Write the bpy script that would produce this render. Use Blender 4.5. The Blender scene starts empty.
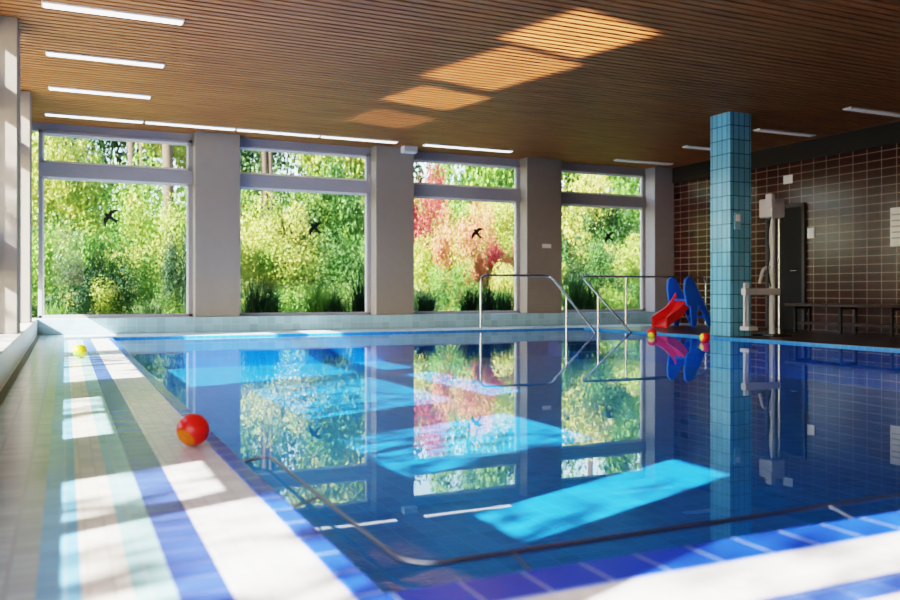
import bpy, bmesh, math, random
from mathutils import Vector, Matrix
random.seed(7)
scn = bpy.context.scene
try:
    scn.view_settings.view_transform = 'Filmic'
    scn.view_settings.look = 'High Contrast'
except Exception as e:
    print(e)

# ---------------------------------------------------------------- helpers
def new_mat(name):
    m = bpy.data.materials.new(name); m.use_nodes = True
    nt = m.node_tree; b = nt.nodes["Principled BSDF"]
    return m, nt, b

def plain(name, col, rough=0.5, metal=0.0, noise=0.06, scale=8.0, emit=0.0):
    m, nt, b = new_mat(name)
    tc = nt.nodes.new('ShaderNodeTexCoord')
    n = nt.nodes.new('ShaderNodeTexNoise'); n.inputs['Scale'].default_value = scale
    n.inputs['Detail'].default_value = 4
    nt.links.new(tc.outputs['Object'], n.inputs['Vector'])
    mx = nt.nodes.new('ShaderNodeMix'); mx.data_type = 'RGBA'
    mx.inputs[6].default_value = (*[c*(1-noise) for c in col], 1)
    mx.inputs[7].default_value = (*[min(1, c*(1+noise)) for c in col], 1)
    nt.links.new(n.outputs['Fac'], mx.inputs[0])
    nt.links.new(mx.outputs[2], b.inputs['Base Color'])
    b.inputs['Roughness'].default_value = rough
    b.inputs['Metallic'].default_value = metal
    if emit:
        b.inputs['Emission Color'].default_value = (1, 0.97, 0.92, 1)
        b.inputs['Emission Strength'].default_value = emit
    return m

def tile(name, col, grout, tw, th, axis='XY', rough=0.25, mortar=0.006, var=0.12, bump=0.2, offset=0.0):
    m, nt, b = new_mat(name)
    tc = nt.nodes.new('ShaderNodeTexCoord')
    sep = nt.nodes.new('ShaderNodeSeparateXYZ'); comb = nt.nodes.new('ShaderNodeCombineXYZ')
    nt.links.new(tc.outputs['Object'], sep.inputs[0])
    if axis == 'SIDE':   # vertical faces: horizontal coordinate = x+y
        ad = nt.nodes.new('ShaderNodeMath'); ad.operation = 'ADD'
        nt.links.new(sep.outputs['X'], ad.inputs[0]); nt.links.new(sep.outputs['Y'], ad.inputs[1])
        nt.links.new(ad.outputs[0], comb.inputs[0]); nt.links.new(sep.outputs['Z'], comb.inputs[1])
    else:
        nt.links.new(sep.outputs[axis[0]], comb.inputs[0]); nt.links.new(sep.outputs[axis[1]], comb.inputs[1])
    br = nt.nodes.new('ShaderNodeTexBrick')
    br.offset = offset; br.squash = 1.0
    br.inputs['Scale'].default_value = 1.0
    br.inputs['Brick Width'].default_value = tw
    br.inputs['Row Height'].default_value = th
    br.inputs['Mortar Size'].default_value = mortar
    br.inputs['Mortar Smooth'].default_value = 0.1
    br.inputs['Color1'].default_value = (*[c*(1-var) for c in col], 1)
    br.inputs['Color2'].default_value = (*[min(1, c*(1+var)) for c in col], 1)
    br.inputs['Mortar'].default_value = (*grout, 1)
    nt.links.new(comb.outputs[0], br.inputs['Vector'])
    nt.links.new(br.outputs['Color'], b.inputs['Base Color'])
    b.inputs['Roughness'].default_value = rough
    if bump:
        bp = nt.nodes.new('ShaderNodeBump'); bp.inputs['Strength'].default_value = bump
        bp.inputs['Distance'].default_value = 0.003; bp.invert = True
        nt.links.new(br.outputs['Fac'], bp.inputs['Height'])
        nt.links.new(bp.outputs[0], b.inputs['Normal'])
    return m

def link(ob, parent=None):
    scn.collection.objects.link(ob)
    if parent: ob.parent = parent
    return ob

def empty(name, loc=(0, 0, 0)):
    e = bpy.data.objects.new(name, None); e.location = loc; e.empty_display_size = 0.2
    return link(e)

def boxes(name, bl, mat, parent=None, bevel=0.0):
    bm = bmesh.new()
    for (x0, x1, y0, y1, z0, z1) in bl:
        vs = [bm.verts.new(p) for p in [(x0,y0,z0),(x1,y0,z0),(x1,y1,z0),(x0,y1,z0),(x0,y0,z1),(x1,y0,z1),(x1,y1,z1),(x0,y1,z1)]]
        for f in [(0,3,2,1),(4,5,6,7),(0,1,5,4),(1,2,6,5),(2,3,7,6),(3,0,4,7)]:
            bm.faces.new([vs[i] for i in f])
    me = bpy.data.meshes.new(name); bm.to_mesh(me); bm.free()
    me.materials.append(mat)
    ob = bpy.data.objects.new(name, me); link(ob, parent)
    if bevel:
        md = ob.modifiers.new('bevel', 'BEVEL'); md.width = bevel; md.segments = 2
        md.limit_method = 'ANGLE'
    return ob

def fillet(pts, r, n=6):
    out = [Vector(pts[0])]
    for i in range(1, len(pts)-1):
        p0, p, p1 = Vector(pts[i-1]), Vector(pts[i]), Vector(pts[i+1])
        a = (p0-p); b = (p1-p)
        rr = min(r, a.length*0.45, b.length*0.45)
        A = p + a.normalized()*rr; B = p + b.normalized()*rr
        for k in range(n+1):
            t = k/n
            out.append(A*(1-t)**2 + p*2*t*(1-t) + B*t*t)
    out.append(Vector(pts[-1]))
    return out

def tubes(name, paths, rad, mat, parent=None, r=0.1):
    cu = bpy.data.curves.new(name, 'CURVE'); cu.dimensions = '3D'
    cu.bevel_depth = rad; cu.bevel_resolution = 5; cu.use_fill_caps = True
    for p in paths:
        q = fillet(p, r) if len(p) > 2 else [Vector(x) for x in p]
        s = cu.splines.new('POLY'); s.points.add(len(q)-1)
        for i, v in enumerate(q): s.points[i].co = (*v, 1)
        s.use_smooth = True
    cu.materials.append(mat)
    ob = bpy.data.objects.new(name, cu)
    return link(ob, parent)

def mesh_obj(name, verts, faces, mat, parent=None, smooth=False):
    me = bpy.data.meshes.new(name); me.from_pydata(verts, [], faces); me.update()
    me.materials.append(mat)
    if smooth:
        for p in me.polygons: p.use_smooth = True
    return link(bpy.data.objects.new(name, me), parent)

# ---------------------------------------------------------------- dimensions
CEIL = 3.35
XL, XR = -0.386, 11.97
YN, YF = -3.0, 14.40
PX0, PX1, PY0, PY1 = 0.627, 8.9, 1.70, 13.3
WZ, FZ = -0.03, -0.50

# ---------------------------------------------------------------- materials
M_frame = plain('window_frame_paint', (0.32, 0.31, 0.34), 0.45)
M_col = plain('column_paint', (0.27, 0.235, 0.205), 0.6)
M_white = plain('white_enamel', (0.8, 0.8, 0.8), 0.35)
M_plaster = plain('plaster', (0.22, 0.17, 0.14), 0.8)
M_dark = plain('dark_paint', (0.025, 0.02, 0.02), 0.5)
M_door = plain('door_paint', (0.008, 0.008, 0.009), 0.7)
M_steel = plain('stainless_steel', (0.55, 0.56, 0.58), 0.22, 1.0)
M_steel2 = plain('dull_steel', (0.28, 0.30, 0.36), 0.3, 1.0)
M_cyan = tile('cyan_tile_side', (0.36, 0.56, 0.66), (0.5, 0.62, 0.68), 0.15, 0.125, 'SIDE', 0.2, 0.004)
M_cyan_col = tile('cyan_tile_column', (0.19, 0.48, 0.66), (0.05, 0.16, 0.22), 0.105, 0.21, 'SIDE', 0.2, 0.007)
M_cyan_top = tile('cyan_tile_top', (0.60, 0.70, 0.74), (0.6, 0.7, 0.7), 0.15, 0.15, 'XY', 0.3)
M_deckpale = tile('deck_tile_pale', (0.38, 0.47, 0.50), (0.32, 0.39, 0.41), 0.12, 0.06, 'XY', 0.22)
M_deckcream = tile('deck_tile_cream', (0.76, 0.70, 0.64), (0.58, 0.54, 0.5), 0.05, 0.10, 'XY', 0.25, 0.002)
M_decksky = tile('deck_tile_sky', (0.16, 0.44, 0.76), (0.28, 0.48, 0.7), 0.09, 0.09, 'XY', 0.22, 0.003)
M_deckaqua = tile('deck_tile_aqua', (0.34, 0.60, 0.66), (0.45, 0.62, 0.64), 0.085, 0.085, 'XY', 0.22, 0.003)
M_decknavy = tile('deck_tile_navy', (0.045, 0.09, 0.46), (0.15, 0.2, 0.48), 0.11, 0.11, 'XY', 0.22, 0.003)
M_deckwhite = tile('deck_tile_white', (0.80, 0.78, 0.79), (0.65, 0.63, 0.65), 0.05, 0.05, 'XY', 0.25, 0.002)
M_blueedge = tile('coping_tile_blue', (0.02, 0.08, 0.60), (0.25, 0.34, 0.70), 0.16, 0.155, 'XY', 0.18, 0.004)
M_brown = tile('deck_tile_brown', (0.09, 0.045, 0.03), (0.05, 0.03, 0.025), 0.15, 0.15, 'XY', 0.3)
M_wall = tile('wall_tile_brown', (0.045, 0.013, 0.010), (0.30, 0.21, 0.18), 0.27, 0.14, 'SIDE', 0.2, 0.007)
M_pool = tile('pool_tile', (0.20, 0.44, 0.70), (0.32, 0.58, 0.80), 0.12, 0.12, 'XY', 0.3, 0.004)
M_poolside = tile('pool_tile_side', (0.04, 0.28, 0.70), (0.12, 0.4, 0.74), 0.12, 0.12, 'SIDE', 0.3, 0.005)
M_red = plain('red_plastic', (0.75, 0.03, 0.02), 0.3)
M_blue = plain('blue_plastic', (0.02, 0.18, 0.85), 0.3)
M_black = plain('black_film', (0.01, 0.01, 0.01), 0.5)

def wood():
    m, nt, b = new_mat('wood_slats')
    tc = nt.nodes.new('ShaderNodeTexCoord')
    mp = nt.nodes.new('ShaderNodeMapping'); mp.inputs['Scale'].default_value = (0.5, 9, 9)
    n = nt.nodes.new('ShaderNodeTexNoise'); n.inputs['Scale'].default_value = 3; n.inputs['Detail'].default_value = 6
    cr = nt.nodes.new('ShaderNodeValToRGB')
    cr.color_ramp.elements[0].position = 0.3; cr.color_ramp.elements[0].color = (0.29, 0.105, 0.032, 1)
    cr.color_ramp.elements[1].position = 0.7; cr.color_ramp.elements[1].color = (0.49, 0.215, 0.073, 1)
    nt.links.new(tc.outputs['Object'], mp.inputs[0]); nt.links.new(mp.outputs[0], n.inputs['Vector'])
    nt.links.new(n.outputs['Fac'], cr.inputs[0]); nt.links.new(cr.outputs[0], b.inputs['Base Color'])
    b.inputs['Roughness'].default_value = 0.55
    return m
M_wood = wood()

def glass():
    m = bpy.data.materials.new('window_glass'); m.use_nodes = True; nt = m.node_tree
    for n in list(nt.nodes):
        if n.type != 'OUTPUT_MATERIAL': nt.nodes.remove(n)
    out = [n for n in nt.nodes if n.type == 'OUTPUT_MATERIAL'][0]
    t = nt.nodes.new('ShaderNodeBsdfTransparent'); t.inputs[0].default_value = (0.96, 0.97, 0.96, 1)
    g = nt.nodes.new('ShaderNodeBsdfGlossy'); g.inputs['Roughness'].default_value = 0.02
    mx = nt.nodes.new('ShaderNodeMixShader'); mx.inputs[0].default_value = 0.012
    nt.links.new(t.outputs[0], mx.inputs[1]); nt.links.new(g.outputs[0], mx.inputs[2])
    nt.links.new(mx.outputs[0], out.inputs[0])
    return m
M_glass = glass()

def water():
    m = bpy.data.materials.new('pool_water'); m.use_nodes = True; nt = m.node_tree
    for n in list(nt.nodes):
        if n.type != 'OUTPUT_MATERIAL': nt.nodes.remove(n)
    out = [n for n in nt.nodes if n.type == 'OUTPUT_MATERIAL'][0]
    t = nt.nodes.new('ShaderNodeBsdfTransparent'); t.inputs[0].default_value = (0.31, 0.71, 0.99, 1)
    g = nt.nodes.new('ShaderNodeBsdfGlossy'); g.inputs['Roughness'].default_value = 0.0
    g.inputs['Color'].default_value = (0.93, 0.98, 1, 1)
    tc = nt.nodes.new('ShaderNodeTexCoord')
    n1 = nt.nodes.new('ShaderNodeTexNoise'); n1.inputs['Scale'].default_value = 1.6; n1.inputs['Detail'].default_value = 3
    nt.links.new(tc.outputs['Object'], n1.inputs['Vector'])
    bp = nt.nodes.new('ShaderNodeBump'); bp.inputs['Strength'].default_value = 0.2; bp.inputs['Distance'].default_value = 0.003
    nt.links.new(n1.outputs['Fac'], bp.inputs['Height'])
    nt.links.new(bp.outputs[0], g.inputs['Normal'])
    # two-sided Schlick reflectance of water
    geo = nt.nodes.new('ShaderNodeNewGeometry')
    dt = nt.nodes.new('ShaderNodeVectorMath'); dt.operation = 'DOT_PRODUCT'
    nt.links.new(geo.outputs['Incoming'], dt.inputs[0]); nt.links.new(geo.outputs['Normal'], dt.inputs[1])
    def mth(op, a, bb=None, c=None):
        n = nt.nodes.new('ShaderNodeMath'); n.operation = op
        for i, v in enumerate((a, bb, c)):
            if v is None: continue
            if isinstance(v, (int, float)): n.inputs[i].default_value = v
            else: nt.links.new(v, n.inputs[i])
        return n.outputs[0]
    c = mth('ABSOLUTE', dt.outputs['Value'])
    q = mth('SUBTRACT', 1.0, c); p = mth('POWER', q, 5.0)
    fr = mth('MULTIPLY_ADD', p, 0.96, 0.02)
    mx = nt.nodes.new('ShaderNodeMixShader')
    nt.links.new(fr, mx.inputs[0]); nt.links.new(t.outputs[0], mx.inputs[1]); nt.links.new(g.outputs[0], mx.inputs[2])
    nt.links.new(mx.outputs[0], out.inputs[0])
    return m
M_water = water()

# ---------------------------------------------------------------- ceiling
sl = []
y = YN
while y < YF+0.4:
    sl.append((-0.8, XR, y, y+0.080, CEIL, CEIL+0.03)); y += 0.115
ceil = empty('ceiling')
boxes('slats', sl, M_wood, ceil)
boxes('backing', [(-0.9, XR+0.2, YN-0.2, YF+0.65, CEIL+0.09, CEIL+0.3)], plain('ceiling_back', (0.03, 0.015, 0.008), 0.9), ceil)

M_lamp_on = plain('lamp_diffuser_lit', (0.85, 0.85, 0.85), 0.4, emit=3.0)
M_lamp_off = plain('lamp_diffuser', (0.5, 0.52, 0.55), 0.4, emit=0.1)
def clight(x0, x1, y, on):
    e = empty('ceiling_light')
    boxes('housing', [(x0, x1, y-0.075, y+0.075, CEIL-0.022, CEIL-0.001)], M_white, e, 0.004)
    boxes('diffuser', [(x0+0.015, x1-0.015, y-0.06, y+0.06, CEIL-0.03, CEIL-0.021)], M_lamp_on if on else M_lamp_off, e, 0.004)
for yy in (6.9, 8.65, 10.4, 12.15):
    clight(-0.2, 1.07, yy, True); clight(10.33, 11.6, yy, False)
for x0 in (-0.28, 1.14, 2.56, 3.98): clight(x0, x0+1.40, 13.95, True)
clight(5.9, 7.7, 13.95, True); clight(10.1, 11.5, 13.95, False)

# ---------------------------------------------------------------- far wall
cols = [(1.97, 2.71), (5.16, 5.91), (8.33, 9.14)]
for a, b in cols:
    boxes('column', [(a, b, YF+0.05, YF+0.45, 0.25, CEIL)], M_col, None, 0.01)
boxes('column', [(11.45, XR, YF+0.02, YF+0.45, 0.25, CEIL)], M_frame, None, 0.01)
boxes('trim_1', [(XL, XR, YF, YF+0.5, 0.0, 0.25)], M_cyan, None, 0.01)
boxes('wall_far', [(-0.8, XR, YF+0.36, YF+0.5, 3.22, CEIL+0.05)], M_frame)

def window(name, a, b, y0, zlo=0.25, fr=0.06, rfr=0.09):
    e = empty(name)
    y1 = y0+0.09
    fb = [(a, b, y0, y1, zlo, zlo+0.05), (a, b, y0, y1, 3.19, 3.24),
          (a, a+fr, y0, y1, zlo, 3.24), (b-rfr, b, y0, y1, zlo, 3.24),
          (a, b, y0-0.03, y1, 2.50, 2.72)]
    boxes('frame', fb, M_frame, e, 0.006)
    boxes('sash', [(a+fr, b-rfr, y0+0.02, y0+0.06, 2.72, 2.76), (a+fr, b-rfr, y0+0.02, y0+0.06, 3.15, 3.2),
                   (a+fr, b-rfr, y0+0.02, y0+0.06, 2.46, 2.50), (a+fr, a+fr+.025, y0+0.02, y0+0.06, .3, 3.2), (b-rfr-.025, b-rfr, y0+0.02, y0+0.06, .3, 3.2)], M_white, e)
    boxes('glass', [(a+fr, b-rfr, y0+0.05, y0+0.056, zlo+0.05, 3.19)], M_glass, e)
WY = YF+0.34
window('window_1', XL, 1.99, WY)
window('window_2', 2.69, 5.18, WY)
window('window_3', 5.89, 8.35, WY)
window('window_4', 9.12, 11.47, WY)

F, YAW, HOR, CH = 837.0, math.radians(24.7), 293.0, 0.65
def at_plane_y(px, py, Y):
    ang = YAW+math.atan((px-450)/F); X = Y*math.tan(ang)
    fwd = X*math.sin(YAW)+Y*math.cos(YAW)
    return X, Y, CH+(HOR-py)*fwd/F
bird = [(0,.62),(.13,.50),(.22,.30),(.62,.36),(1.0,.12),(1.35,-.35),(.85,-.08),(.45,-.02),(.20,-.08),(.13,-.45),(.30,-1.0),(0,-.72),
        (-.30,-1.0),(-.13,-.45),(-.20,-.08),(-.45,-.02),(-.85,-.08),(-1.35,-.35),(-1.0,.12),(-.62,.36),(-.22,.30),(-.13,.50)]
for (px, py, rot, s) in [(110,217,0.95,.17),(315,228,0.8,.17),(477,233,0.7,.17),(609,237,0.85,.16)]:
    X, Y, Z = at_plane_y(px, py, WY+0.04)
    vs = []
    for (u, v) in bird:
        u *= 0.8
        uu = u*math.cos(rot)-v*math.sin(rot); vv = u*math.sin(rot)+v*math.cos(rot)
        vs.append((X+uu*s, Y, Z+vv*s))
    n = len(vs); vs += [(a, b+0.003, c) for a, b, c in vs]
    fs = [tuple(range(n)), tuple(range(2*n-1, n-1, -1))]+[(i, (i+1) % n, n+(i+1) % n, n+i) for i in range(n)]
    mesh_obj('bird_silhouette_sticker', vs, fs, M_black)

sp = empty('wall_speaker')
X, Y, Z = at_plane_y(408, 147, YF)
boxes('cabinet', [(X-0.13, X+0.15, YF-0.12, YF+0.05, Z-0.12, Z+0.14)], M_white, sp, 0.015)
boxes('grille', [(X-0.11, X+0.13, YF-0.13, YF-0.119, Z-0.10, Z+0.12)], plain('speaker_grille', (0.5,0.5,0.5), 0.6), sp)
sg = empty('column_notice_plate')
X, Y, Z = at_plane_y(547, 246, YF+0.03)
boxes('plate', [(X-0.1, X+0.1, YF+0.035, YF+0.049, Z-0.04, Z+0.04)], M_white, sg)

# ---------------------------------------------------------------- left wall
boxes('trim_2', [(-0.85, XL, YN, YF+0.5, 0.0, 0.25)], plain('sill_stone', (0.62, 0.60, 0.58), 0.35), None, 0.01)
lc = [(-3.0, -2.3), (3.0, 3.76), (5.45, 6.35), (9.2, 9.75), (12.5, 13.1)]  # unseen near columns are spaced to shape the sun patches in the pool
for a, b in lc:
    boxes('column', [(-0.8, -0.42, a, b, 0.25, CEIL)], M_col, None, 0.01)
boxes('wall_left', [(-0.85, -0.70, YN, YF+0.5, 3.22, CEIL+0.05)], M_frame)
M_blocker = plain('sun_blocker', (0.55, 0.52, 0.47), 0.9)  # for sheets added to block sun through the left windows
def window_l(name, a, b, block_bands=(), block_from=None):
    e = empty(name); x0, x1 = -0.76, -0.68
    fb = [(x0, x1, a, b, 0.25, 0.30), (x0, x1, a, b, 3.19, 3.24), (x0, x1, a, a+.06, .25, 3.24), (x0, x1, b-.06, b, .25, 3.24),
          (x0, x1+.02, a, b, 2.47, 2.745)]
    for p in block_bands: fb.append((x0, x1, a, b, p[0], p[1]))  # opaque bands added to cut the sunlight into patches
    boxes('frame', fb, M_frame, e, 0.006)
    if block_from: boxes('sun_blocker', [(-.67, -.665, a+.04, b-.04, block_from, 3.2)], M_blocker, e)  # added sheet, stops sun above its lower edge
    boxes('glass', [(x0+.03, x0+.036, a+.06, b-.06, .3, 3.19)], M_glass, e)
TOP = (2.47, 3.2)  # upper panes closed off to remove extra sun patches
window_l('window_5', -2.3, 0.9, (TOP,))
window_l('window_11', 0.9, 2.27, (), 0.85)
window_l('window_6', 2.27, 3.0, ((0.8, 1.2), TOP)); window_l('window_7', 3.76, 5.45, ((0.62, 1.2), TOP))
window_l('window_8', 6.35, 9.2, ((0.85, 1.25),)); window_l('window_9', 9.75, 12.5); window_l('window_10', 13.1, YF+.34, (), 0.9)

# ---------------------------------------------------------------- right wall / near wall
boxes('wall_right', [(XR, XR+0.2, YN, YF+0.5, 0, 3.02)], M_wall)
boxes('trim_3', [(XR-0.05, XR+0.2, YN, YF+0.3, 3.02, CEIL)], M_dark)
boxes('wall_near', [(-0.8, XR, YN-0.2, YN, 0, 0.9), (-0.8, XR, YN-0.2, YN, 2.9, CEIL),
                    (0.6, XR, YN-0.2, YN, 0.9, 2.9), (-0.8, -0.4, YN-0.2, YN, 0.9, 2.9)], M_plaster)  # gap behind the camera added to let in fill light
dr = empty('door_1')
D0, D1 = 10.93, 11.72
boxes('leaf', [(XR-0.03, XR, D0, D1, 0, 2.2)], M_door, dr)
boxes('jamb', [(XR-0.05, XR, D0-.06, D0, 0, 2.26), (XR-0.05, XR, D1, D1+.06, 0, 2.26), (XR-0.05, XR, D0, D1, 2.2, 2.26)], plain('door_jamb', (0.06,0.06,0.065), 0.5), dr)
tubes('handle', [[(XR-0.03, D0+.1, 1.05), (XR-0.08, D0+.1, 1.05), (XR-0.08, D0+.22, 1.05)]], 0.009, M_steel, dr, 0.02)
def at_plane_x(px, py, X):
    ang = YAW+math.atan((px-450)/F); Y = X/math.tan(ang)
    fwd = X*math.sin(YAW)+Y*math.cos(YAW)
    return X, Y, CH+(HOR-py)*fwd/F
def wall_sign(name, px0, py0, px1, py1, mat):
    _, ya, za = at_plane_x(px0, py0, XR); _, yb, zb = at_plane_x(px1, py1, XR)
    e = empty(name)
    boxes('panel', [(XR-0.02, XR-0.001, min(ya,yb), max(ya,yb), min(za,zb), max(za,zb))], mat, e, 0.003)
    return e, min(ya,yb), max(ya,yb), min(za,zb), max(za,zb)
wall_sign('wall_notice', 808, 228, 815, 238, M_white)
e, a, b, c, d = wall_sign('pool_rules_board', 891, 208, 905, 246, M_white)
boxes('text_lines', [(XR-0.023, XR-0.019, a+.03, b-.03, c+(d-c)*t, c+(d-c)*t+.02) for t in (.2,.35,.5,.65,.8)], plain('print_grey', (0.3,0.35,0.4), 0.6), e)
wall_sign('exit_sign', 784, 176, 793, 183, M_white)

# ---------------------------------------------------------------- floor deck
deck = empty('floor')
T = -0.9
boxes('deck_left_pale', [(XL, -0.058, YN, YF, T, 0)], M_deckpale, deck)
def strip(n, a, b, m): boxes(n, [(a, b, YN, PY1, T, 0)], m, deck)
strip('stripe_sky', -0.058, 0.033, M_decksky)
strip('stripe_cream', 0.033, 0.135, M_deckcream)
strip('stripe_aqua', 0.135, 0.22, M_deckaqua)
strip('stripe_navy', 0.22, 0.33, M_decknavy)
strip('stripe_white', 0.33, 0.56, M_deckwhite)
boxes('coping_blue', [(0.56, PX0, 1.55, PY1, T, 0.004), (PX0, PX1, 1.55, PY0, T, 0.004)], M_blueedge, deck, 0.006)
boxes('near_white', [(0.56, XR, 1.34, 1.55, T, 0)], M_deckwhite, deck)
boxes('near_navy', [(0.56, XR, 1.24, 1.34, T, 0)], M_decknavy, deck)
boxes('near_pale', [(0.56, XR, YN, 1.24, T, 0)], M_deckcream, deck)
boxes('deck_far', [(-0.058, XR, PY1, YF, T, 0)], M_cyan_top, deck)
boxes('deck_right', [(PX1, XR, 1.55, PY1, T, 0)], M_brown, deck)
boxes('drain_channel', [(XL, XL+0.05, YN, YF, 0, 0.006)], plain('drain_green', (0.10,0.12,0.04), 0.5), deck)

# ---------------------------------------------------------------- pool
boxes('pool_basin', [(PX0, PX1, PY0, PY1, T, FZ)], M_pool)
pw = empty('pool_side_tiles')
boxes('side_liner', [(PX0, PX0+0.006, PY0, PY1, FZ, -0.005), (PX1-0.006, PX1, PY0, PY1, FZ, -0.005),
                 (PX0, PX1, PY0, PY0+0.006, FZ, -0.005), (PX0, PX1, PY1-0.006, PY1, FZ, -0.005)], M_poolside, pw)
mesh_obj('pool_water', [(PX0, PY0, WZ), (PX1, PY0, WZ), (PX1, PY1, WZ), (PX0, PY1, WZ)], [(0, 1, 2, 3)], M_water)
boxes('pool_steps', [(8.1, PX1-.01, PY1-0.35, PY1-.01, FZ, -0.15), (8.1, PX1-.01, PY1-0.7, PY1-0.35, FZ, -0.27), (8.1, PX1-.01, PY1-1.05, PY1-0.7, FZ, -0.39)], M_poolside)

RZ = 0.0; rx, ry = 0.74, 1.84
paths = [[(PX0-0.0, 3.35, RZ-0.02), (rx, 3.35, RZ), (rx, ry, RZ), (8.7, ry, RZ)]]
br = [[(PX0, 2.6, -0.03), (rx, 2.6, RZ)]]
xx = 1.02
while xx < 8.7:
    br.append([(xx, PY0, -0.03), (xx, ry, RZ)]); xx += 1.1
rail = empty('pool_edge_rail')
tubes('rail', paths, 0.0065, M_steel2, rail, 0.12)
tubes('brackets', br, 0.004, M_steel2, rail)

HZ = 0.97
hr = empty('pool_stair_handrail')
hp = [[(6.75, 13.36, 0), (6.75, 13.36, HZ), (8.16, 13.30, HZ), (8.16, 11.95, 0.05), (8.16, 11.5, -0.28)],
      [(8.16, 12.75, -0.25), (8.16, 12.75, HZ-0.36)]]
tubes('rail', hp, 0.02, M_steel, hr, 0.14)
hr2 = empty('pool_stair_handrail')
hp2 = [[(11.9, 13.36, 0), (11.9, 13.36, HZ), (8.84, 13.30, HZ), (8.84, 11.9, 0.05), (8.84, 11.45, -0.28)],
       [(9.9, 13.35, 0), (9.9, 13.34, HZ)], [(8.84, 12.75, -0.25), (8.84, 12.75, HZ-0.36)]]
tubes('rail', hp2, 0.02, M_steel, hr2, 0.14)

boxes('tiled_column', [(8.97, 9.38, 9.55, 9.97, 0, CEIL)], M_cyan_col, None, 0.004)
tp = empty('column_thermometer')
boxes('plate', [(9.04, 9.16, 9.53, 9.549, 1.6, 1.85)], plain('thermo_blue', (.25,.5,.65), .4), tp, .003)
boxes('dial', [(9.06, 9.14, 9.52, 9.531, 1.72, 1.82)], M_white, tp, .003)

# ---------------------------------------------------------------- pool lift
lift = empty('pool_hoist')
lx, ly = 9.70, 9.45
M_hoist = plain('hoist_enamel', (.55,.55,.56), .35)
boxes('base_plate', [(lx-.2, lx+.2, ly-.2, ly+.2, 0, 0.04)], M_steel, lift, .01)
tubes('mast', [[(lx, ly, 0.03), (lx, ly, 1.9)]], 0.045, M_hoist, lift)
tubes('guide_post', [[(lx+.12, ly-.02, .03), (lx+.12, ly-.02, 1.85)]], 0.022, M_steel, lift)
boxes('motor_box', [(lx-.17, lx+.10, ly-.16, ly+.10, 1.78, 2.06)], M_hoist, lift, .02)
boxes('control_box', [(lx-.22, lx-.14, ly-.2, ly-.08, 1.92, 2.12)], M_hoist, lift, .012)
# boom and seat hanger swing to the left of the mast, beside the tiled column
tubes('arm', [[(lx, ly, 1.05), (lx-.16, ly+.02, 1.02), (lx-.27, ly-.02, 0.80)],
              [(lx-.62, ly-.08, 0.80), (lx-.62, ly-.08, 0.12)], [(lx-.54, ly-.06, 0.80), (lx-.54, ly-.06, 0.12)]], 0.024, M_hoist, lift, .1)
boxes('arm_bracket', [(lx-.64, lx+.05, ly-.12, ly-.02, 0.62, 0.72)], M_hoist, lift, .012)
boxes('footrest', [(lx-.66, lx-.48, ly-.2, ly-.02, 0.10, 0.16)], M_hoist, lift, .01)
tubes('hose', [[(lx-.10, ly-.07, 1.8), (lx-.2, ly-.1, 1.5), (lx-.12, ly-.07, 1.2), (lx-.2, ly-.1, 1.0), (lx-.1, ly-.07, .75)]], .012, M_dark, lift, .1)

# ---------------------------------------------------------------- bench
bench = empty('bench')
M_bw = plain('bench_wood', (0.05,0.025,0.02), 0.35)
for k in range(4):
    boxes('seat_slat', [(11.05+k*.11, 11.14+k*.11, 7.0, 10.5, 0.43, 0.48)], M_bw, bench, .006)
lg = []
for yy in (7.6, 8.5, 9.4, 10.3):
    lg += [(11.07, 11.11, yy-.02, yy+.02, 0, .43), (11.4, 11.44, yy-.02, yy+.02, 0, .43), (11.07, 11.44, yy-.02, yy+.02, .39, .43)]
boxes('legs', lg, M_dark, bench)
boxes('shoe_bar', [(11.1, 11.4, 7.6, 10.3, .13, .17)], M_bw, bench)

# ---------------------------------------------------------------- slide
sd = empty('toddler_slide')
def chute(x0, y0, w):
    prof = []
    N = 16
    for i in range(N+1):
        t = i/N
        prof.append((x0-0.55*t, 0.46*(1-t)*(1-0.3*math.sin(math.pi*t))+0.05))
    sec = [(-w/2-.03, .15), (-w/2, .15), (-w/2+.03, .0), (w/2-.03, .0), (w/2, .15), (w/2+.03, .15), (w/2+.03, -.04), (-w/2-.03, -.04)]
    vs, fs = [], []
    for (x, z) in prof:
        for (yy, zz) in sec: vs.append((x, y0+yy, z+zz))
    n = len(sec)
    for i in range(N):
        for j in range(n):
            fs.append((i*n+j, i*n+(j+1) % n, (i+1)*n+(j+1) % n, (i+1)*n+j))
    fs.append(tuple(range(n))); fs.append(tuple(range(N*n, N*n+n))[::-1])
    return vs, fs
v, f = chute(10.62, 12.55, 0.38)
mesh_obj('chute', v, f, M_red, sd)
def panel(yy):
    o = [(10.50,.42),(10.44,.72),(10.46,.90),(10.54,.96),(10.64,.92),(10.74,.76),(10.98,.35),(11.16,.02),(11.02,.02),(10.86,.30),(10.76,.42),(10.72,.02),(10.62,.02),(10.58,.40)]
    n = len(o)
    vs = [(x, yy-.025, z) for x, z in o]+[(x, yy+.025, z) for x, z in o]
    fs = [tuple(range(n)), tuple(range(2*n-1, n-1, -1))]+[(i, n+i, n+(i+1) % n, (i+1) % n) for i in range(n)]
    ob = mesh_obj('side_panel', vs, fs, M_blue, sd)
    md = ob.modifiers.new('b', 'BEVEL'); md.width = .012; md.segments = 2
for s in (-0.24, 0.24): panel(12.55+s)
boxes('steps', [(10.56, 10.78, 12.33, 12.77, .50, .54), (10.80, 10.94, 12.33, 12.77, .34, .38), (10.90, 11.06, 12.33, 12.77, .18, .22)], M_blue, sd, .01)

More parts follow.
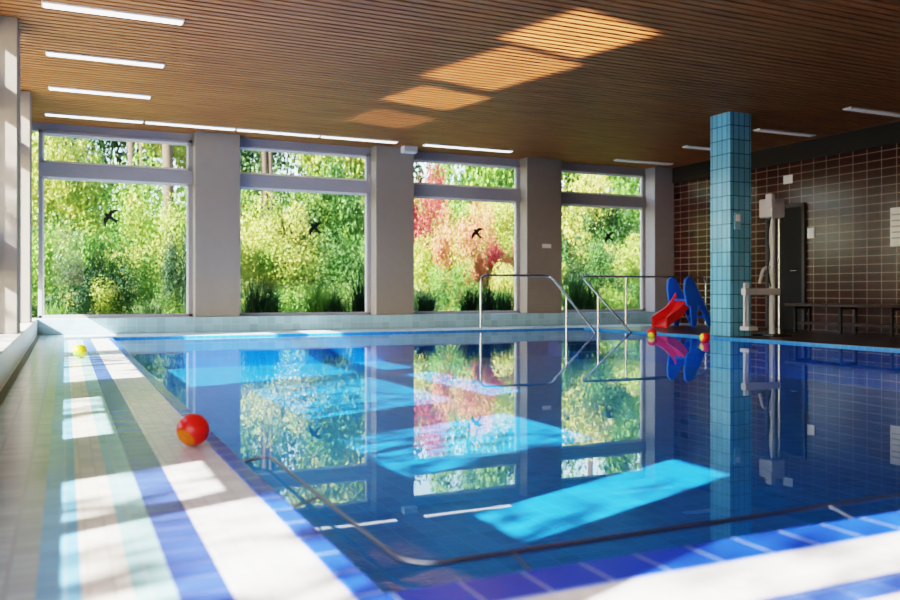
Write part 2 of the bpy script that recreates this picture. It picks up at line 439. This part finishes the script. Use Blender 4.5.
# ---------------------------------------------------------------- balls
def ball_mat(name, c1, c2):
    m, nt, b = new_mat(name)
    tc = nt.nodes.new('ShaderNodeTexCoord'); g = nt.nodes.new('ShaderNodeTexWave')
    g.inputs['Scale'].default_value = 2.2; g.inputs['Distortion'].default_value = 1.5; g.inputs['Detail'].default_value = 1
    g.bands_direction = 'DIAGONAL'
    cr = nt.nodes.new('ShaderNodeValToRGB'); cr.color_ramp.interpolation = 'EASE'
    cr.color_ramp.elements[0].position = .45; cr.color_ramp.elements[0].color = (*c1, 1)
    cr.color_ramp.elements[1].position = .65; cr.color_ramp.elements[1].color = (*c2, 1)
    nt.links.new(tc.outputs['Object'], g.inputs['Vector']); nt.links.new(g.outputs['Fac'], cr.inputs[0])
    nt.links.new(cr.outputs[0], b.inputs['Base Color']); b.inputs['Roughness'].default_value = .25
    return m
def ball(x, y, z, r, mat, rot=(.5, .2, .4)):
    e = empty('ball', (x, y, z))
    bm = bmesh.new(); bmesh.ops.create_icosphere(bm, subdivisions=5, radius=r)
    for vv in bm.verts:
        n = vv.co.normalized()
        dd = min(abs(n.x), abs(n.y), abs(n.z))
        if dd < 0.03: vv.co *= 1-0.02*(1-dd/0.03)
    for ff in bm.faces: ff.smooth = True
    me = bpy.data.meshes.new('shell'); bm.to_mesh(me); bm.free(); me.materials.append(mat)
    o = bpy.data.objects.new('shell', me); link(o, e); o.rotation_euler = rot
def ground(px, py, z=0.0):
    fwd = (CH-z)*F/(py-HOR); rt = (px-450)/F*fwd
    return fwd*math.sin(YAW)+rt*math.cos(YAW), fwd*math.cos(YAW)-rt*math.sin(YAW)
R = .068
MB1 = ball_mat('ball_red_orange', (0.95, 0.03, 0.015), (1.0, 0.24, 0.01))
MB2 = ball_mat('ball_yellow_pink', (0.90, 0.78, 0.05), (0.25, 0.75, 0.10))
MB3 = ball_mat('ball_red_yellow', (0.9, 0.03, 0.03), (0.8, 0.7, 0.05))
x, y = ground(193, 446); ball(x, y, R+.001, R, MB1)
x, y = ground(80, 358); ball(x, y, R+.001, R, MB2)
x, y = ground(652, 337, WZ); ball(x, y, WZ+R*.85, R*1.1, MB3)
x, y = ground(705, 342, WZ); ball(x, y, WZ+R*.85, R*1.1, MB3, (1.5, .9, .2))

# ---------------------------------------------------------------- outdoors
M_ground = plain('garden_ground', (0.08, 0.13, 0.03), .95, noise=.5, scale=1.2)
vs, fs = [], []
NX, NY = 40, 24
for j in range(NY+1):
    for i in range(NX+1):
        X = -14+i*50/NX; Y = 14.95+j*32/NY
        h = -0.08+max(0, Y-19)*0.17+0.25*math.sin(X*.7)*min(1, max(0, Y-18)*.3)
        vs.append((X, Y, h))
for j in range(NY):
    for i in range(NX):
        a = j*(NX+1)+i; fs.append((a, a+1, a+NX+2, a+NX+1))
mesh_obj('garden_hillside', vs, fs, M_ground, None, True)
mesh_obj('terrace_ground', [(-30, -20, -.08), (-.86, -20, -.08), (-.86, 14.95, -.08), (-30, 14.95, -.08)], [(0, 1, 2, 3)], plain('terrace_paving', (.42,.38,.32), .9))

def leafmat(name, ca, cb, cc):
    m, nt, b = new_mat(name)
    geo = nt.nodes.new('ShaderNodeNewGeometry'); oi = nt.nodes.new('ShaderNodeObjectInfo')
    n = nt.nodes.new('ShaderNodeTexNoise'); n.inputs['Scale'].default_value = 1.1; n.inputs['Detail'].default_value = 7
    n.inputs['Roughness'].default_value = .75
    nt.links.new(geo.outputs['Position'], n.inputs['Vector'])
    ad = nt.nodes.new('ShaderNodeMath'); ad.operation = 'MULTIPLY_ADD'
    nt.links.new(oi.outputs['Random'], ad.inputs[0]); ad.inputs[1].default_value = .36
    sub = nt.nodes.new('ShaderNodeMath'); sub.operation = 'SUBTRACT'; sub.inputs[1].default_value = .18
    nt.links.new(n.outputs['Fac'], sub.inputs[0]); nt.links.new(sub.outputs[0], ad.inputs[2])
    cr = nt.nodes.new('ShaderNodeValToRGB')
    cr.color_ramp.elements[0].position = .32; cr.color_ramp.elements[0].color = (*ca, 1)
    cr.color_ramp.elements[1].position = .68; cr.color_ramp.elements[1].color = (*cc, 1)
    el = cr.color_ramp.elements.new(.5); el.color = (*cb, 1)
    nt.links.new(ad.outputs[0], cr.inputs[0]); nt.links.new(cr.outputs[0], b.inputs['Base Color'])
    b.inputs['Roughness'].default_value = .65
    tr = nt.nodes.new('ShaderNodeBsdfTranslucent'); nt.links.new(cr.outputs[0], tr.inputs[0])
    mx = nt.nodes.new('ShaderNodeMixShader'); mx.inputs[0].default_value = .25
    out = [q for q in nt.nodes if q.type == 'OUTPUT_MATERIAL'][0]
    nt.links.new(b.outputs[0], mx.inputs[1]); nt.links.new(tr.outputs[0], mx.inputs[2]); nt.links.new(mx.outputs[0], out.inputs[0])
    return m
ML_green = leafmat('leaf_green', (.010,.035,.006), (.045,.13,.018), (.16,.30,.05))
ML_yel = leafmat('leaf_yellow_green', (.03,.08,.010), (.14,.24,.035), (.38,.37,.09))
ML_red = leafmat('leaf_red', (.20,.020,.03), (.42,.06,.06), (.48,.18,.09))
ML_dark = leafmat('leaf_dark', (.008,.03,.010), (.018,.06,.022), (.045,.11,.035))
M_bark = plain('bark', (.07,.05,.035), .9, noise=.4)

def leaf_mesh(name, n, mat, size=.07, lumps=9, seed=0):
    rnd = random.Random(seed)
    cs = [(Vector((rnd.uniform(-.6,.6), rnd.uniform(-.6,.6), rnd.uniform(.12,.85))), rnd.uniform(.18,.36)) for _ in range(lumps)]
    vs, fs = [], []
    for i in range(n):
        c, r = rnd.choice(cs)
        d = Vector((rnd.gauss(0,1), rnd.gauss(0,1), rnd.gauss(0,1))).normalized()
        p = c+d*r*(rnd.random()**.3)*rnd.uniform(.85, 1.2)
        if p.z < 0: p.z = -p.z*.5
        nrm = (d+Vector((rnd.gauss(0,.5), rnd.gauss(0,.5), rnd.gauss(0,.5)))).normalized()
        t = nrm.cross(Vector((rnd.gauss(0,1), rnd.gauss(0,1), rnd.gauss(0,1)))).normalized(); bt = nrm.cross(t)
        s = size*rnd.uniform(.6, 1.3)*.5
        k = len(vs)
        vs += [p-t*s, p-bt*s*.55+nrm*s*.15, p+t*s, p+bt*s*.55+nrm*s*.15]
        fs.append((k, k+1, k+2, k+3))
    me = bpy.data.meshes.new(name); me.from_pydata([tuple(v) for v in vs], [], fs); me.materials.append(mat)
    return me
meshes = {}
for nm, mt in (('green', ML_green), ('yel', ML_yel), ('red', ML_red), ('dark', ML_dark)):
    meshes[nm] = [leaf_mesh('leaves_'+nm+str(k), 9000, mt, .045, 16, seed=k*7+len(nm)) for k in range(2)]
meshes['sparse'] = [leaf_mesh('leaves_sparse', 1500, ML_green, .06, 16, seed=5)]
def bush(x, y, z, sx, sy, sz, kind, name='bush'):
    o = bpy.data.objects.new(name, random.choice(meshes[kind])); link(o)
    o.location = (x, y, z); o.scale = (sx, sy, sz); o.rotation_euler = (0, 0, random.uniform(0, 6.28))
    return o
def gh(X, Y): return -0.08+max(0, Y-19)*0.17
for i in range(16):
    X = -1.5+i*1.15+random.uniform(-.3,.3); Y = random.uniform(17.6, 19.2)
    bush(X, Y, gh(X,Y)-.1, .95, .9, random.uniform(.7, 1.2), random.choice(['yel','green','green','yel']))
for i in range(15):
    X = -2+i*1.6+random.uniform(-.4,.4); Y = random.uniform(21, 23)
    bush(X, Y, gh(X,Y)-.2, 1.6, 1.5, random.uniform(1.8, 3.0), random.choice(['yel','green','green','yel']))
for i in range(14):
    X = -3+i*2.2+random.uniform(-.5,.5); Y = random.uniform(26, 28)
    bush(X, Y, gh(X,Y)-.2, 2.2, 2.0, random.uniform(2.8, 4.4), random.choice(['yel','green','green']))
for i in range(14):
    X = -5+i*3.0+random.uniform(-.8,.8); Y = random.uniform(32, 36)
    o = bush(X, Y, gh(X,Y)+.3, 3.2, 3, random.uniform(6.0, 9.0), random.choice(['green','yel','green']), 'garden_tree')
bush(9.7, 20.2, gh(0,20.2), 1.0, 1.1, 2.9, 'red', 'red_maple_shrub')
bush(11.4, 20.8, gh(0,20.8), .7, .9, 2.0, 'red', 'red_maple_shrub')
bush(10.0, 24.0, gh(0,24), 1.1, 1.1, 3.7, 'red', 'red_maple_shrub')
bush(10.6, 19.0, -.1, .9, .8, 1.5, 'yel')
bush(8.8, 19.2, -.1, .9, .8, 1.5, 'green')
bush(.9, 18.6, -.1, 1.5, 1.0, 2.0, 'green')
bush(-.2, 18.9, -.1, 1.4, 1.0, 2.1, 'green')
bush(.5, 18.0, -.1, 1.1, .7, 1.5, 'dark')
bush(2.1, 17.0, -.1, .5, .5, 1.95, 'dark', 'yew_shrub')
bush(12.9, 18.4, -.1, 1.0, 1.0, 2.3, 'green')
# thin-crowned birches beside the terrace, dappling the light
for k, yy in enumerate((-1.2, 2.4, 5.6)):
    bush(-6.4, yy, 3.0, 2.0, 2.2, 3.6, 'sparse', 'birch_crown')
    tubes('birch_trunk', [[(-6.4, yy, -.1), (-6.3, yy, 2.5), (-6.45, yy+.1, 5.6)]], .06, M_bark, None, .5)
tr = empty('tree_trunk')
for (px, Y, r) in ((165, 24, .14), (262, 25, .1), (268, 25, .07), (130, 29, .12), (140, 28, .07), (590, 27, .1)):
    X = Y*math.tan(YAW+math.atan((px-450)/F))
    tubes('trunk', [[(X, Y, gh(X,Y)-.3), (X+.1, Y, 3.5), (X-.05, Y, 8)]], r, M_bark, tr, .8)
def grass(x, y, n, h, mat):
    rnd = random.Random(int(x*100)); vs, fs = [], []
    for i in range(n):
        a = rnd.uniform(0, 6.28); sp_ = rnd.uniform(.1, .55)*h; hh = h*rnd.uniform(.6, 1.1); w = .014
        bx, by = rnd.gauss(0,.08), rnd.gauss(0,.08)
        px, py = -math.sin(a)*w, math.cos(a)*w
        k = len(vs)
        for s in range(5):
            t = s/4; rr = sp_*t*t; z = hh*(t-.28*t*t*t*(sp_/h)*2); ww = (1-t*.9)
            cx, cy = bx+math.cos(a)*rr, by+math.sin(a)*rr
            vs += [(cx+px*ww, cy+py*ww, z), (cx-px*ww, cy-py*ww, z)]
        for s in range(4): fs.append((k+2*s, k+2*s+1, k+2*s+3, k+2*s+2))
    o = mesh_obj('ornamental_grass', vs, fs, mat); o.location = (x, y, -.08)
for (px, h) in ((255, 1.15), (270, 1.0), (318, 1.2), (335, .9), (362, 1.4), (425, .9), (470, 1.05), (488, 1.1), (505, 1.0), (575, 1.6), (590, 1.3), (52, .6), (150, .7)):
    Y = 15.7+random.uniform(0, .7); X = Y*math.tan(YAW+math.atan((px-450)/F))
    grass(X, Y, 220, h, ML_dark if px not in (318, 52, 150) else ML_green)

# ---------------------------------------------------------------- lights
sky = bpy.data.worlds.new('World'); scn.world = sky; sky.use_nodes = True
nt = sky.node_tree; bg = nt.nodes['Background']
st = nt.nodes.new('ShaderNodeTexSky'); st.sky_type = 'NISHITA'; st.sun_disc = False
sd_ = Vector((1, .38, -.65)).normalized()
st.sun_elevation = math.asin(-sd_.z); st.sun_rotation = math.atan2(-sd_.x, -sd_.y)
wm = nt.nodes.new('ShaderNodeMix'); wm.data_type = 'RGBA'; wm.blend_type = 'MULTIPLY'; wm.inputs[0].default_value = 1
wm.inputs[7].default_value = (1.0, .91, .83, 1)
nt.links.new(st.outputs[0], wm.inputs[6]); nt.links.new(wm.outputs[2], bg.inputs[0]); bg.inputs[1].default_value = 1.15
L = bpy.data.lights.new('sun', 'SUN'); L.energy = 38; L.angle = math.radians(.6); L.color = (1, .96, .90)
lo = bpy.data.objects.new('sun', L); link(lo); lo.rotation_euler = sd_.to_track_quat('-Z', 'Y').to_euler(); lo.location = (-20, -8, 14)

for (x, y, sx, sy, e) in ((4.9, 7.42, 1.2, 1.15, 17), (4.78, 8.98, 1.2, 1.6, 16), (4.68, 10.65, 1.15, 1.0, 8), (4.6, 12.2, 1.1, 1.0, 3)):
    A = bpy.data.lights.new('water_bounce', 'AREA'); A.shape = 'RECTANGLE'; A.size = sx; A.size_y = sy  # added lamps imitating sun reflected off the water onto the ceiling
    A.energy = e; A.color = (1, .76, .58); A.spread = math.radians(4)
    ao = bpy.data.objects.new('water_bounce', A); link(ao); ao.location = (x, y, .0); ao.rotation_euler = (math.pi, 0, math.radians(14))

# ---------------------------------------------------------------- camera
cam = bpy.data.cameras.new('camera'); co = bpy.data.objects.new('camera', cam); link(co)
co.location = (0, 0, CH); co.rotation_euler = (math.pi/2, 0, -YAW)
cam.lens = F/900*36; cam.sensor_width = 36; cam.shift_y = -(300-HOR)/900
cam.clip_start = .05; cam.clip_end = 200
cam.dof.use_dof = True; cam.dof.focus_distance = 7.5; cam.dof.aperture_fstop = 1.8
scn.camera = co
